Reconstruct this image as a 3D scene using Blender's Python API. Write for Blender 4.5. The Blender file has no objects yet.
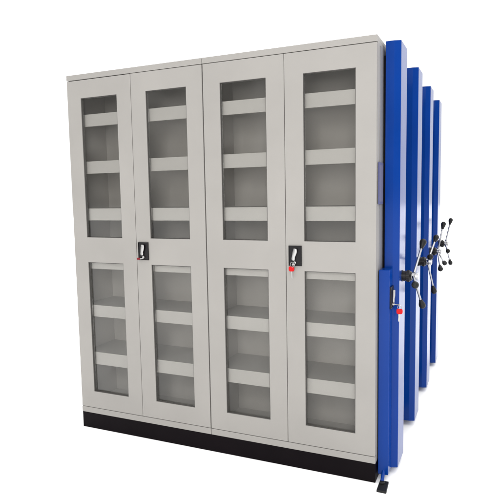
import bpy, bmesh, math, random
from mathutils import Vector, Matrix
random.seed(4)
scene = bpy.context.scene
col = scene.collection
PI = math.pi

# ------------------------------------------------------------------ materials
def nodes(name):
    m = bpy.data.materials.new(name); m.use_nodes = True
    nt = m.node_tree
    return m, nt, nt.nodes['Principled BSDF']

def paint(name, rgb, rough=.4, var=.03, grain=900, bump=.05, coat=0.0, spec=.5, waves=0.0, metal=0.0):
    """powder coated sheet: faint mottling, orange-peel bump, uneven gloss, slightly wavy sheet"""
    m, nt, b = nodes(name)
    tc = nt.nodes.new('ShaderNodeTexCoord')
    n1 = nt.nodes.new('ShaderNodeTexNoise'); n1.inputs['Scale'].default_value = 3.0; n1.inputs['Detail'].default_value = 6
    nt.links.new(tc.outputs['Object'], n1.inputs['Vector'])
    mr = nt.nodes.new('ShaderNodeMapRange')
    mr.inputs['From Min'].default_value = .3; mr.inputs['From Max'].default_value = .7
    mr.inputs['To Min'].default_value = 1 - var; mr.inputs['To Max'].default_value = 1 + var
    nt.links.new(n1.outputs['Fac'], mr.inputs['Value'])
    mx = nt.nodes.new('ShaderNodeVectorMath'); mx.operation = 'SCALE'
    mx.inputs[0].default_value = rgb
    nt.links.new(mr.outputs['Result'], mx.inputs['Scale'])
    nt.links.new(mx.outputs['Vector'], b.inputs['Base Color'])
    n3 = nt.nodes.new('ShaderNodeTexNoise'); n3.inputs['Scale'].default_value = 14; n3.inputs['Detail'].default_value = 5
    nt.links.new(tc.outputs['Object'], n3.inputs['Vector'])
    rr = nt.nodes.new('ShaderNodeMapRange'); rr.inputs['To Min'].default_value = rough * .8; rr.inputs['To Max'].default_value = rough * 1.25
    nt.links.new(n3.outputs['Fac'], rr.inputs['Value']); nt.links.new(rr.outputs['Result'], b.inputs['Roughness'])
    n2 = nt.nodes.new('ShaderNodeTexNoise'); n2.inputs['Scale'].default_value = grain; n2.inputs['Detail'].default_value = 2
    nt.links.new(tc.outputs['Object'], n2.inputs['Vector'])
    bp = nt.nodes.new('ShaderNodeBump'); bp.inputs['Strength'].default_value = bump; bp.inputs['Distance'].default_value = .0004
    nt.links.new(n2.outputs['Fac'], bp.inputs['Height'])
    last = bp
    if waves:
        n4 = nt.nodes.new('ShaderNodeTexNoise'); n4.inputs['Scale'].default_value = 3.5; n4.inputs['Detail'].default_value = 1
        nt.links.new(tc.outputs['Object'], n4.inputs['Vector'])
        b2 = nt.nodes.new('ShaderNodeBump'); b2.inputs['Strength'].default_value = waves; b2.inputs['Distance'].default_value = .01
        nt.links.new(n4.outputs['Fac'], b2.inputs['Height']); nt.links.new(bp.outputs['Normal'], b2.inputs['Normal'])
        last = b2
    nt.links.new(last.outputs['Normal'], b.inputs['Normal'])
    b.inputs['Specular IOR Level'].default_value = spec
    b.inputs['Coat Weight'].default_value = coat
    b.inputs['Metallic'].default_value = metal
    return m

GREY   = paint('warm_grey_powder_coat', (.276, .264, .248), .45, .045, waves=.12, spec=.3)
INNER  = paint('lightened_inner_grey', (.41, .395, .375), .55, .06, spec=.25)  # lighter copy of the door grey, making up for weak light inside
SHELF  = paint('lightened_shelf_grey', (.400, .390, .374), .5, .03, spec=.25)  # door grey raised to stand in for light on the shelf lips
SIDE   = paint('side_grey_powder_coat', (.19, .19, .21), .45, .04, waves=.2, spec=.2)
BLUE   = paint('blue_powder_coat', (.0006, .031, .205), .16, .06, waves=.15, spec=.17)
BLACK  = paint('black_base_paint', (.003, .0015, .0025), .5, .2, spec=.07)
RUBBER = paint('black_rubber', (.0035, .0035, .0035), .5, .1, 300, .2, spec=.3)
PLAST  = paint('black_plastic', (.003, .002, .003), .35, .1, 500, .1, spec=.3)
CHROME = paint('chrome', (.36, .36, .37), .16, .06, 200, .05, metal=1)
NICKEL = paint('satin_nickel', (.38, .375, .37), .3, .06, 300, .05, metal=1)
RED    = paint('red_plastic', (.48, .003, .004), .35, .03, 300, .05, spec=.2)
EDGING = paint('dark_grey_edging', (.05, .047, .043), .6, .1, 300, .1)
LABEL  = paint('lavender_label_plastic', (.09, .095, .19), .6, .08, spec=.1)
LABEL2 = paint('pale_label_card', (.12, .12, .19), .6, .05, spec=.1)
DULLRED = paint('dull_red_plastic', (.16, .006, .012), .4, .05, 300, .05, spec=.2)
FLOOR  = paint('white_floor', (.93, .93, .93), .9, .01, 40, .02, spec=0)

def glass():
    m = bpy.data.materials.new('window_glass'); m.use_nodes = True
    nt = m.node_tree; nt.nodes.clear()
    o = nt.nodes.new('ShaderNodeOutputMaterial'); mix = nt.nodes.new('ShaderNodeMixShader')
    t = nt.nodes.new('ShaderNodeBsdfTransparent'); t.inputs['Color'].default_value = (.972, .970, .962, 1)
    g = nt.nodes.new('ShaderNodeBsdfGlossy'); g.inputs['Roughness'].default_value = .08
    f = nt.nodes.new('ShaderNodeFresnel'); f.inputs['IOR'].default_value = 1.3
    tc = nt.nodes.new('ShaderNodeTexCoord')
    n = nt.nodes.new('ShaderNodeTexNoise'); n.inputs['Scale'].default_value = 5; n.inputs['Detail'].default_value = 6
    nt.links.new(tc.outputs['Object'], n.inputs['Vector'])
    # dust and finger marks: a faint uneven film
    d = nt.nodes.new('ShaderNodeBsdfDiffuse'); d.inputs['Color'].default_value = (.5, .49, .47, 1)
    mr = nt.nodes.new('ShaderNodeMapRange'); mr.inputs['From Min'].default_value = .35; mr.inputs['From Max'].default_value = .75
    mr.inputs['To Min'].default_value = .0; mr.inputs['To Max'].default_value = .035
    nt.links.new(n.outputs['Fac'], mr.inputs['Value'])
    m2 = nt.nodes.new('ShaderNodeMixShader')
    nt.links.new(f.outputs[0], mix.inputs[0]); nt.links.new(t.outputs[0], mix.inputs[1]); nt.links.new(g.outputs[0], mix.inputs[2])
    nt.links.new(mr.outputs['Result'], m2.inputs[0]); nt.links.new(mix.outputs[0], m2.inputs[1]); nt.links.new(d.outputs[0], m2.inputs[2])
    nt.links.new(m2.outputs[0], o.inputs['Surface'])
    return m
GLASS = glass()

# ------------------------------------------------------------------ helpers
def obj(name, bm, mat, parent=None, bevel=0, smooth=False, seg=2):
    me = bpy.data.meshes.new(name)
    bmesh.ops.recalc_face_normals(bm, faces=bm.faces[:])
    bm.to_mesh(me); bm.free()
    me.materials.append(mat)
    if smooth:
        for p in me.polygons: p.use_smooth = True
        try: me.set_sharp_from_angle(angle=math.radians(40))
        except Exception: pass
    o = bpy.data.objects.new(name, me); col.objects.link(o)
    if parent: o.parent = parent
    if bevel:
        b = o.modifiers.new('bevel', 'BEVEL'); b.width = bevel; b.segments = seg
        b.limit_method = 'ANGLE'; b.angle_limit = math.radians(30); b.harden_normals = False
    return o

def box(bm, x0, x1, y0, y1, z0, z1):
    v = [bm.verts.new(p) for p in ((x0,y0,z0),(x1,y0,z0),(x1,y1,z0),(x0,y1,z0),(x0,y0,z1),(x1,y0,z1),(x1,y1,z1),(x0,y1,z1))]
    for f in ((0,3,2,1),(4,5,6,7),(0,1,5,4),(1,2,6,5),(2,3,7,6),(3,0,4,7)):
        bm.faces.new([v[i] for i in f])
    return v

def prism_z(bm, poly, z0, z1):
    a = [bm.verts.new((x, y, z0)) for x, y in poly]; b = [bm.verts.new((x, y, z1)) for x, y in poly]
    n = len(poly)
    for i in range(n): bm.faces.new((a[i], a[(i+1) % n], b[(i+1) % n], b[i]))
    bm.faces.new(a[::-1]); bm.faces.new(b)

def plate(bm, xs, zs, y0, y1, holes):
    """sheet with rectangular openings: xs, zs are the cut lines, holes the (i, j) cells left open"""
    nx, nz = len(xs), len(zs)
    F = [[bm.verts.new((x, y0, z)) for z in zs] for x in xs]
    B = [[bm.verts.new((x, y1, z)) for z in zs] for x in xs]
    solid = lambda i, j: 0 <= i < nx-1 and 0 <= j < nz-1 and (i, j) not in holes
    for i in range(nx-1):
        for j in range(nz-1):
            if not solid(i, j): continue
            bm.faces.new((F[i][j], F[i+1][j], F[i+1][j+1], F[i][j+1]))
            bm.faces.new((B[i][j], B[i][j+1], B[i+1][j+1], B[i+1][j]))
            if not solid(i-1, j): bm.faces.new((F[i][j], F[i][j+1], B[i][j+1], B[i][j]))
            if not solid(i+1, j): bm.faces.new((F[i+1][j], B[i+1][j], B[i+1][j+1], F[i+1][j+1]))
            if not solid(i, j-1): bm.faces.new((F[i][j], B[i][j], B[i+1][j], F[i+1][j]))
            if not solid(i, j+1): bm.faces.new((F[i][j+1], F[i+1][j+1], B[i+1][j+1], B[i][j+1]))

def lathe(bm, prof, origin, axis, n=28):
    """prof: (distance along axis, radius)"""
    axis = Vector(axis).normalized(); origin = Vector(origin)
    rot = Vector((0, 0, 1)).rotation_difference(axis).to_matrix()
    rings = []
    for d, r in prof:
        if r <= 1e-6: rings.append([bm.verts.new(origin + axis * d)])
        else: rings.append([bm.verts.new(origin + rot @ Vector((r*math.cos(2*PI*k/n), r*math.sin(2*PI*k/n), d))) for k in range(n)])
    for a, b in zip(rings, rings[1:]):
        for k in range(n):
            k2 = (k+1) % n
            if len(a) == 1 and len(b) == 1: continue
            if len(a) == 1: bm.faces.new((a[0], b[k2], b[k]))
            elif len(b) == 1: bm.faces.new((a[k], a[k2], b[0]))
            else: bm.faces.new((a[k], a[k2], b[k2], b[k]))
    if len(rings[0]) > 1: bm.faces.new(rings[0][::-1])
    if len(rings[-1]) > 1: bm.faces.new(rings[-1])

def torus(bm, c, R, r, ax, n=28, m=8):
    ax = Vector(ax).normalized(); rot = Vector((0, 0, 1)).rotation_difference(ax).to_matrix(); c = Vector(c)
    g = [[bm.verts.new(c + rot @ Vector(((R + r*math.cos(2*PI*j/m))*math.cos(2*PI*i/n), (R + r*math.cos(2*PI*j/m))*math.sin(2*PI*i/n), r*math.sin(2*PI*j/m)))) for j in range(m)] for i in range(n)]
    for i in range(n):
        for j in range(m):
            bm.faces.new((g[i][j], g[(i+1) % n][j], g[(i+1) % n][(j+1) % m], g[i][(j+1) % m]))

def empty(name, loc, label, cat, group=None):
    o = bpy.data.objects.new(name, None); o.empty_display_size = .1; col.objects.link(o)
    o.location = loc; o['label'] = label; o['category'] = cat
    if group: o['group'] = group
    return o

# ------------------------------------------------------------------ sizes (metres)
W = .9; H = 2.1116; DEPTH = .45; PITCH = .6189; MID = .315   # MID: dividing back of the two-sided cabinet
ZB = .0962; ZDB = .1319; ZD = 2.0803          # base top, door bottom, door top
WZ = (.2342, 1.0252, 1.173, 1.9769)           # window openings
ML, MR = .0995, .0965
SHELVES = ((1.818, 1.887), (1.546, 1.617), (1.272, 1.342), (.983, 1.052), (.692, .762), (.396, .472))
GROUP = 'mobile shelving units standing one behind another'

# ------------------------------------------------------------------ pieces
def cabinet_body(x0, x1, root, hollow):
    bm = bmesh.new(); g = .0018; t = .018
    a, b = x0 + g, x1 - g
    if hollow:
        box(bm, a, a+t, .0215, DEPTH, ZB+.0005, H-.018)          # side walls
        box(bm, b-t, b, .0215, DEPTH, ZB+.0005, H-.018)
        box(bm, a+t, b-t, .0215, DEPTH-.012, ZB+.0005, ZDB+.004)  # bottom tray
        box(bm, a, b, .0, .0215, ZB+.0005, ZDB-.0018)           # bottom rail flush with the doors
        box(bm, a, b, 0, .0215, ZD+.0018, H)                    # top rail
        box(bm, a, b, .0215, DEPTH, H-.018, H)                  # roof
        xm = (a+b)/2
        box(bm, xm-.010, xm+.010, .0235, .0255, ZDB+.004, H-.018)   # centre stop strip behind the meeting doors
    else:
        box(bm, a, b, .0, DEPTH, ZB+.0005, H)
    body = obj('cabinet_body', bm, GREY, root, .0011)
    if hollow:
        bm = bmesh.new()
        box(bm, a+t+.0004, b-t-.0004, MID, MID+.0125, ZDB+.0045, H-.0185)
        for q in (a+t+.0004, b-t-.0018):
            box(bm, q, q+.0014, .047, MID-.0002, ZDB+.0045, H-.0185)
        box(bm, a+t+.002, b-t-.002, .047, MID-.0002, ZDB+.0045, ZDB+.006)
        obj('lightened_liner', bm, INNER, body)  # cabinet back, plus thin sheets added to carry the lightened interior tone
    return body

def door(x0, x1, root, lo, first_gap):
    gl, gr = (.0030, .0013) if lo else (.0013, .0030)
    xs = [x0+gl, x0+(ML if lo else MR), x1-(MR if lo else ML), x1-gr]
    zs = [ZDB+.001, WZ[0], WZ[1], WZ[2], WZ[3], ZD-(.0024 if first_gap else .0012)]
    bm = bmesh.new(); plate(bm, xs, zs, 0, .019, {(1, 1), (1, 3)})
    d = obj('door', bm, GREY, root, .0012)
    for za, zb in ((WZ[0], WZ[1]), (WZ[2], WZ[3])):
        bm = bmesh.new()
        e = .0006; w = .0022
        plate(bm, [xs[1]+e, xs[1]+e+w, xs[2]-e-w, xs[2]-e], [za+e, za+e+w, zb-e-w, zb-e], .0035, .0185, {(1, 1)})
        obj('edging', bm, EDGING, d)  # dark grey edging around each window opening
        bm = bmesh.new()
        box(bm, xs[1]+e+w+.0002, xs[2]-e-w-.0002, .0150, .0180, za+e+w+.0002, zb-e-w-.0002)
        obj('pane', bm, GLASS, d)
    return d

def lever_handle(parent, origin, rot, scale=1):
    """swing handle: rounded lever lying on its plate, local frame x across, y out of the plate (-y), z up"""
    bm = bmesh.new()
    pts = [(.000, .036, .0085), (.001, .030, .0105), (.000, .018, .0115), (-.001, .006, .0105), (-.004, -.006, .0085), (-.004, -.016, .0095), (-.003, -.024, .0075)]
    rings = []
    n = 16
    for k, (x, z, r) in enumerate(pts):
        dep = .012 if k < 4 else .010
        rings.append([bm.verts.new((x + r*math.cos(2*PI*i/n), -.006 - dep*.5 + dep*.5*math.sin(2*PI*i/n), z)) for i in range(n)])
    for a, b in zip(rings, rings[1:]):
        for i in range(n): bm.faces.new((a[i], a[(i+1) % n], b[(i+1) % n], b[i]))
    bm.faces.new(rings[0]); bm.faces.new(rings[-1][::-1])
    lathe(bm, [(0, .0075), (.008, .0075), (.0095, .006), (.0095, .0)], (.006, -.004, -.034), (0, -1, 0), 20)   # key cylinder
    M = Matrix.Translation(origin) @ rot @ Matrix.Scale(scale, 4)
    bmesh.ops.transform(bm, matrix=M, verts=bm.verts[:])
    return obj('lock_handle', bm, NICKEL, parent, .002, True)

def lock_plate(parent, w, h, origin, rot):
    bm = bmesh.new(); box(bm, -w/2, w/2, -.004, .0, -h/2, h/2)
    for s in (-1, 1):                                    # raised rim of the dished plate
        box(bm, s*(w/2-.0015)-.0015, s*(w/2-.0015)+.0015, -.0065, -.004, -h/2, h/2)
        box(bm, -w/2+.003, w/2-.003, -.0065, -.004, s*(h/2-.0015)-.0015, s*(h/2-.0015)+.0015)
    bmesh.ops.transform(bm, matrix=Matrix.Translation(origin) @ rot, verts=bm.verts[:])
    return obj('lock_plate', bm, PLAST, parent, .0006)

ID = Matrix.Identity(4)
def base(root, name='base'):
    bm = bmesh.new()
    box(bm, -2*W+.002, -.0015, .002, DEPTH-.002, .0, ZB-.0005)
    return obj(name, bm, BLACK, root, .001)

def end_panel(root):
    bm = bmesh.new()
    prism_z(bm, [(.0135, .126), (.052, .126), (.0565, .1275), (.0815, .1365), (.083, .139), (.083, .318), (.079, .324), (.0135, .324)], .030, 2.109)
    p = obj('end_panel', bm, BLUE, root, .0045, seg=4)
    bm = bmesh.new(); box(bm, -.001, .0125, .150, .305, .12, 2.05)
    obj('gap_shade_strip', bm, BLACK, p)  # dark strip added for the shade in the gap beside the panel
    return p

def handwheel(root, phis, z=.990, y=.225, R=.187):
    x0 = .0832
    bm = bmesh.new()
    lathe(bm, [(0, .0285), (.004, .0285), (.0045, .0255), (.018, .0255), (.0185, .023), (.021, .023), (.0215, .0272), (.036, .0272), (.038, .025), (.044, .023)], (x0, y, z), (1, 0, 0), 32)
    for k in range(12):                                    # grip ribs
        a = 2*PI*k/12
        c = Vector((x0+.029, y+.0272*math.cos(a), z+.0272*math.sin(a)))
        lathe(bm, [(-.0065, .0), (-.0065, .0022), (.0065, .0022), (.0065, .0)], c, (1, 0, 0), 8)
    h = obj('handwheel', bm, PLAST, root, 0, True)
    bm = bmesh.new()
    xc = x0 + .0442
    lathe(bm, [(0, .0175), (.003, .0205), (.018, .0205), (.020, .016), (.026, .0155), (.027, .0205), (.032, .0195), (.034, .013), (.034, 0)], (xc, y, z), (1, 0, 0), 28)
    obj('hub_cap', bm, CHROME, h, 0, True)
    for ph in phis:
        a = math.radians(ph)
        rd = Vector((0, math.sin(a), math.cos(a)))
        p0 = Vector((xc+.010, y, z)) + rd*.010
        p1 = Vector((xc+.012+.030, y, z)) + rd*R
        d = (p1-p0); L = d.length; dn = d.normalized()
        bm = bmesh.new()
        lathe(bm, [(0, .0072), (.022, .0072), (.024, .0056), (L-.02, .0056), (L-.02, 0)], p0, dn, 16)
        obj('spoke', bm, CHROME, h, 0, True)
        bm = bmesh.new()
        s = p0 + dn*(L-.032)
        lathe(bm, [(0, .0), (0, .0085), (.004, .0092), (.012, .0112), (.024, .0150), (.034, .0170), (.042, .0162), (.049, .0120), (.0525, .006), (.0535, 0)], s, dn, 24)
        obj('knob', bm, RUBBER, h, 0, True)
    return h

# ------------------------------------------------------------------ the front unit
unit = empty('mobile_shelving_unit', (0, 0, 0), 'front grey steel cabinet with four glazed doors, black plinth and blue end column', 'shelving unit', GROUP)
n = 0
for c in range(2):
    x0 = -2*W + c*W
    cabinet_body(x0, x0+W, unit, True)
    for z0, z1 in SHELVES:
        bm = bmesh.new()
        a, b = x0+.0230, x0+W-.0230
        box(bm, a, b, .031, .0325, z0, z1)                 # front lip
        box(bm, a, b, .0325, MID-.0006, z1-.0015, z1)           # deck
        box(bm, a, b, .0325, .046, z0, z0+.0015)           # return flange
        obj('shelf', bm, SHELF, unit, .0004)
    for k in range(2):
        d = door(x0+k*W/2, x0+(k+1)*W/2, unit, k == 0, n == 0)
        n += 1
        if k == 1:
            px, pz = (-1.3010, 1.1015) if c == 0 else (-.4001, 1.1007)
            r = Matrix.Rotation(0, 4, 'Y')
            lock_plate(d, .068, .100, (px, -.0003, pz), r)
            lever_handle(d, (px-.001, -.001, pz+.001), Matrix.Rotation(math.radians(3 if c == 0 else 8), 4, 'Y'), 1.0)
base(unit)
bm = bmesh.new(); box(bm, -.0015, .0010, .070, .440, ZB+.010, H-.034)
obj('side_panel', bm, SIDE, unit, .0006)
end_panel(unit)
bm = bmesh.new(); box(bm, .0011, .0060, .020, .122, 1.350, 1.545)
lb = obj('label_holder', bm, LABEL, unit, .0008)
bm = bmesh.new(); box(bm, .0061, .0066, .030, .112, 1.362, 1.533)
obj('label_card', bm, LABEL2, lb)
handwheel(unit, (30, 150, 266), R=.183)

# lock column in front of the blue end panel
bm = bmesh.new(); box(bm, .0030, .0528, .040, .1255, .030, 1.040)
lbx = obj('lock_column', bm, BLUE, unit, .0022, seg=3)
RZ = Matrix.Rotation(math.radians(90), 4, 'Z')
lock_plate(lbx, .066, .105, (.0530, .083, .905), RZ)
lever_handle(lbx, (.0545, .083, .905), RZ, 1.0)
# foot stop
bm = bmesh.new()
lathe(bm, [(0, .0088), (.075, .0088)], (.0300, .052, .052), Vector((.001, -.060, -.046)), 16)
st = obj('floor_stop', bm, BLUE, unit, .001, True)
bm = bmesh.new()
prism_z(bm, [(.020, -.078), (.066, -.078), (.060, .020), (.018, .020)], 0.0005, .011)
lathe(bm, [(0, .013), (.008, .012), (.010, .009), (.010, 0)], (.034, -.008, .011), (0, 0, 1), 20)
obj('foot_pad', bm, RUBBER, st, .002)

# ------------------------------------------------------------------ the units behind
labels = ['second shelving unit from the front, blue column just behind the one with the lock',
          'third shelving unit from the front, second blue column from the rear',
          'rearmost shelving unit, its blue column lowest and farthest right']
phis = [(45, 165, 285), (2, 122, 238), (12, 150, 258)]
for k in range(3):
    u = empty('mobile_shelving_unit', (0, PITCH*(k+1), 0), labels[k], 'shelving unit', GROUP)
    cabinet_body(-2*W, -W, u, False); cabinet_body(-W, 0, u, False)
    base(u); end_panel(u); handwheel(u, phis[k])

# ------------------------------------------------------------------ keys
def flat_key(bm, o, d, side, L=.026, w=.0036, t=.001):
    """key blade from o along d with a few teeth; side = direction of the teeth"""
    d = Vector(d).normalized(); s = Vector(side).normalized(); nrm = d.cross(s)
    out = [(0, w), (0, -w)]
    m = 6
    for i in range(m):
        x = L*(.25+.7*i/m)
        out += [(x, -w), (x+L*.05, -w*(.35 if i % 2 else .6))]
    out += [(L, -w*.2), (L, w*.6), (L*.92, w)]
    A = [bm.verts.new(Vector(o) + d*a + s*b + nrm*t) for a, b in out]
    B = [bm.verts.new(Vector(o) + d*a + s*b - nrm*t) for a, b in out]
    k = len(out)
    for i in range(k): bm.faces.new((A[i], A[(i+1) % k], B[(i+1) % k], B[i]))
    bm.faces.new(A); bm.faces.new(B[::-1])

def key_head(bm, c, across, up, out, r=.0125, t=.0035):
    c = Vector(c); ax = Vector(across).normalized(); up = Vector(up).normalized(); o = Vector(out).normalized()
    pts = []
    for i in range(28):
        a = 2*PI*i/28
        x, z = math.cos(a), math.sin(a)
        q = (abs(x)**3.2 + abs(z)**3.2)**(-1/3.2)
        pts.append((x*q*r, z*q*r*.86 + (.0016 if abs(x) > .35 and z > 0 else 0)))
    A = [bm.verts.new(c + ax*x + up*z + o*t) for x, z in pts]; B = [bm.verts.new(c + ax*x + up*z - o*t) for x, z in pts]
    for i in range(28): bm.faces.new((A[i], A[(i+1) % 28], B[(i+1) % 28], B[i]))
    bm.faces.new(A); bm.faces.new(B[::-1])

# key set in the right-hand cabinet lock
k1 = empty('key', (-.4145, -.012, 1.060), 'bright red key hanging from the lock of the right cabinet door', 'key', 'keys in the locks')
def rel(v, r): return tuple(a-b for a, b in zip(v, r))
b0 = (-.4145, -.012, 1.060)
bm = bmesh.new(); key_head(bm, rel((-.4165, -.0135, 1.0355), b0), (1, 0, 0), (0, 0, 1), (0, 1, 0), .0143)
obj('key_head', bm, RED, k1, .0015, True)
bm = bmesh.new(); flat_key(bm, rel((-.4155, -.0135, 1.0235), b0), (.05, 0, -1), (1, 0, 0), .036, .0034)
obj('key_blade', bm, NICKEL, k1)
bm = bmesh.new(); torus(bm, rel((-.4105, -.0165, 1.058), b0), .0125, .0016, (.3, 1, .0))
lathe(bm, [(0, 0), (0, .0045), (.003, .0085), (.013, .0075), (.018, .003), (.018, 0)], rel((-.398, -.014, 1.066), b0), (-.75, -.1, -.65), 14)
obj('key_ring', bm, NICKEL, k1, 0, True)

# small dark red key in the left cabinet lock
b0 = (-1.318, -.014, 1.060)
k2 = empty('key', b0, 'small dark red key in the lock of the left cabinet door', 'key', 'keys in the locks')
bm = bmesh.new(); key_head(bm, rel((-1.3245, -.020, 1.0585), b0), (1, 0, .05), (0, 0, 1), (.2, 1, 0), .0105, .003)
bmesh.ops.scale(bm, vec=(1.0, 1, .62), verts=bm.verts[:])
obj('key_head', bm, DULLRED, k2, .0012, True)
bm = bmesh.new(); flat_key(bm, rel((-1.314, -.0185, 1.0595), b0), (1, .3, .05), (0, 0, 1), .018, .003)
obj('key_blade', bm, NICKEL, k2)

# red key in the lock column
b0 = (.072, .080, .868)
k3 = empty('key', b0, 'red key hanging from the lock on the blue lock column', 'key', 'keys in the locks')
bm = bmesh.new()
lathe(bm, [(0, 0), (0, .0025), (.026, .0025), (.030, .005), (.034, .005), (.034, 0)], rel((.062, .076, .872), b0), (1, .1, -.05), 12)
torus(bm, rel((.0945, .079, .8585), b0), .0095, .0013, (0, 1, .1))
obj('key_ring', bm, NICKEL, k3, 0, True)
bm = bmesh.new(); key_head(bm, rel((.0945, .079, .8385), b0), (1, 0, 0), (0, 0, 1), (0, 1, 0), .0145, .004)
obj('key_head', bm, RED, k3, .0015, True)
bm = bmesh.new(); flat_key(bm, rel((.0940, .079, .8270), b0), (-.08, 0, -1), (1, 0, 0), .038, .0042)
obj('key_blade', bm, NICKEL, k3)

# ------------------------------------------------------------------ floor
bm = bmesh.new(); box(bm, -60, 60, -60, 60, -.05, -.0006)
f = obj('floor', bm, FLOOR); f['kind'] = 'structure'

# ------------------------------------------------------------------ light
w = bpy.data.worlds.new('World'); scene.world = w; w.use_nodes = True
nt = w.node_tree; bg = nt.nodes['Background']
tc = nt.nodes.new('ShaderNodeTexCoord'); sp = nt.nodes.new('ShaderNodeSeparateXYZ')
nt.links.new(tc.outputs['Generated'], sp.inputs[0])
def ramp(sock, a, b, lo, hi):
    m = nt.nodes.new('ShaderNodeMapRange'); m.interpolation_type = 'SMOOTHSTEP'
    m.inputs['From Min'].default_value = a; m.inputs['From Max'].default_value = b
    m.inputs['To Min'].default_value = lo; m.inputs['To Max'].default_value = hi
    nt.links.new(sock, m.inputs['Value']); return m.outputs['Result']
low = ramp(sp.outputs['Y'], -.55, .05, .20, 1.04)         # world dimmed behind the camera for darker reflections, white backdrop ahead
up = ramp(sp.outputs['Z'], .02, .85, 0, 1.7)              # world brightened overhead to lift the floor to white
ad = nt.nodes.new('ShaderNodeMath'); ad.operation = 'ADD'
nt.links.new(low, ad.inputs[0]); nt.links.new(up, ad.inputs[1]); nt.links.new(ad.outputs[0], bg.inputs['Strength'])
bg.inputs['Color'].default_value = (1, 1, 1, 1)

def area(name, loc, target, size, power, color=(1, 1, 1)):
    l = bpy.data.lights.new(name, 'AREA'); l.shape = 'RECTANGLE'; l.size, l.size_y = size; l.energy = power; l.color = color
    o = bpy.data.objects.new(name, l); col.objects.link(o); o.location = loc
    o.rotation_euler = (Vector(target)-Vector(loc)).to_track_quat('-Z', 'Y').to_euler()
area('added_softbox', (.7, -4.6, 2.3), (-.4, 0, .35), (2.1, 2.4), 122, (1, .985, .965))  # added light behind the camera for the fronts and floor

# ------------------------------------------------------------------ camera (solved from the photograph)
yaw, pit, rol = .4222, -.0985, -.0178
fw = Vector((-math.sin(yaw)*math.cos(pit), math.cos(yaw)*math.cos(pit), math.sin(pit)))
s = Vector((math.cos(yaw), math.sin(yaw), 0)); u = s.cross(fw)
s2 = s*math.cos(rol) + u*math.sin(rol); u2 = -s*math.sin(rol) + u*math.cos(rol)
cam = bpy.data.cameras.new('camera'); co = bpy.data.objects.new('camera', cam); col.objects.link(co)
M = Matrix((s2, u2, -fw)).transposed().to_4x4(); M.translation = Vector((.5061, -2.5651, 1.4012))
co.matrix_world = M
cam.sensor_width = 36; cam.lens = 550.07/500*36; cam.clip_start = .05; cam.clip_end = 500
scene.camera = co
scene.view_settings.view_transform = 'Standard'; scene.view_settings.look = 'None'
scene.view_settings.exposure = 0; scene.view_settings.gamma = 1
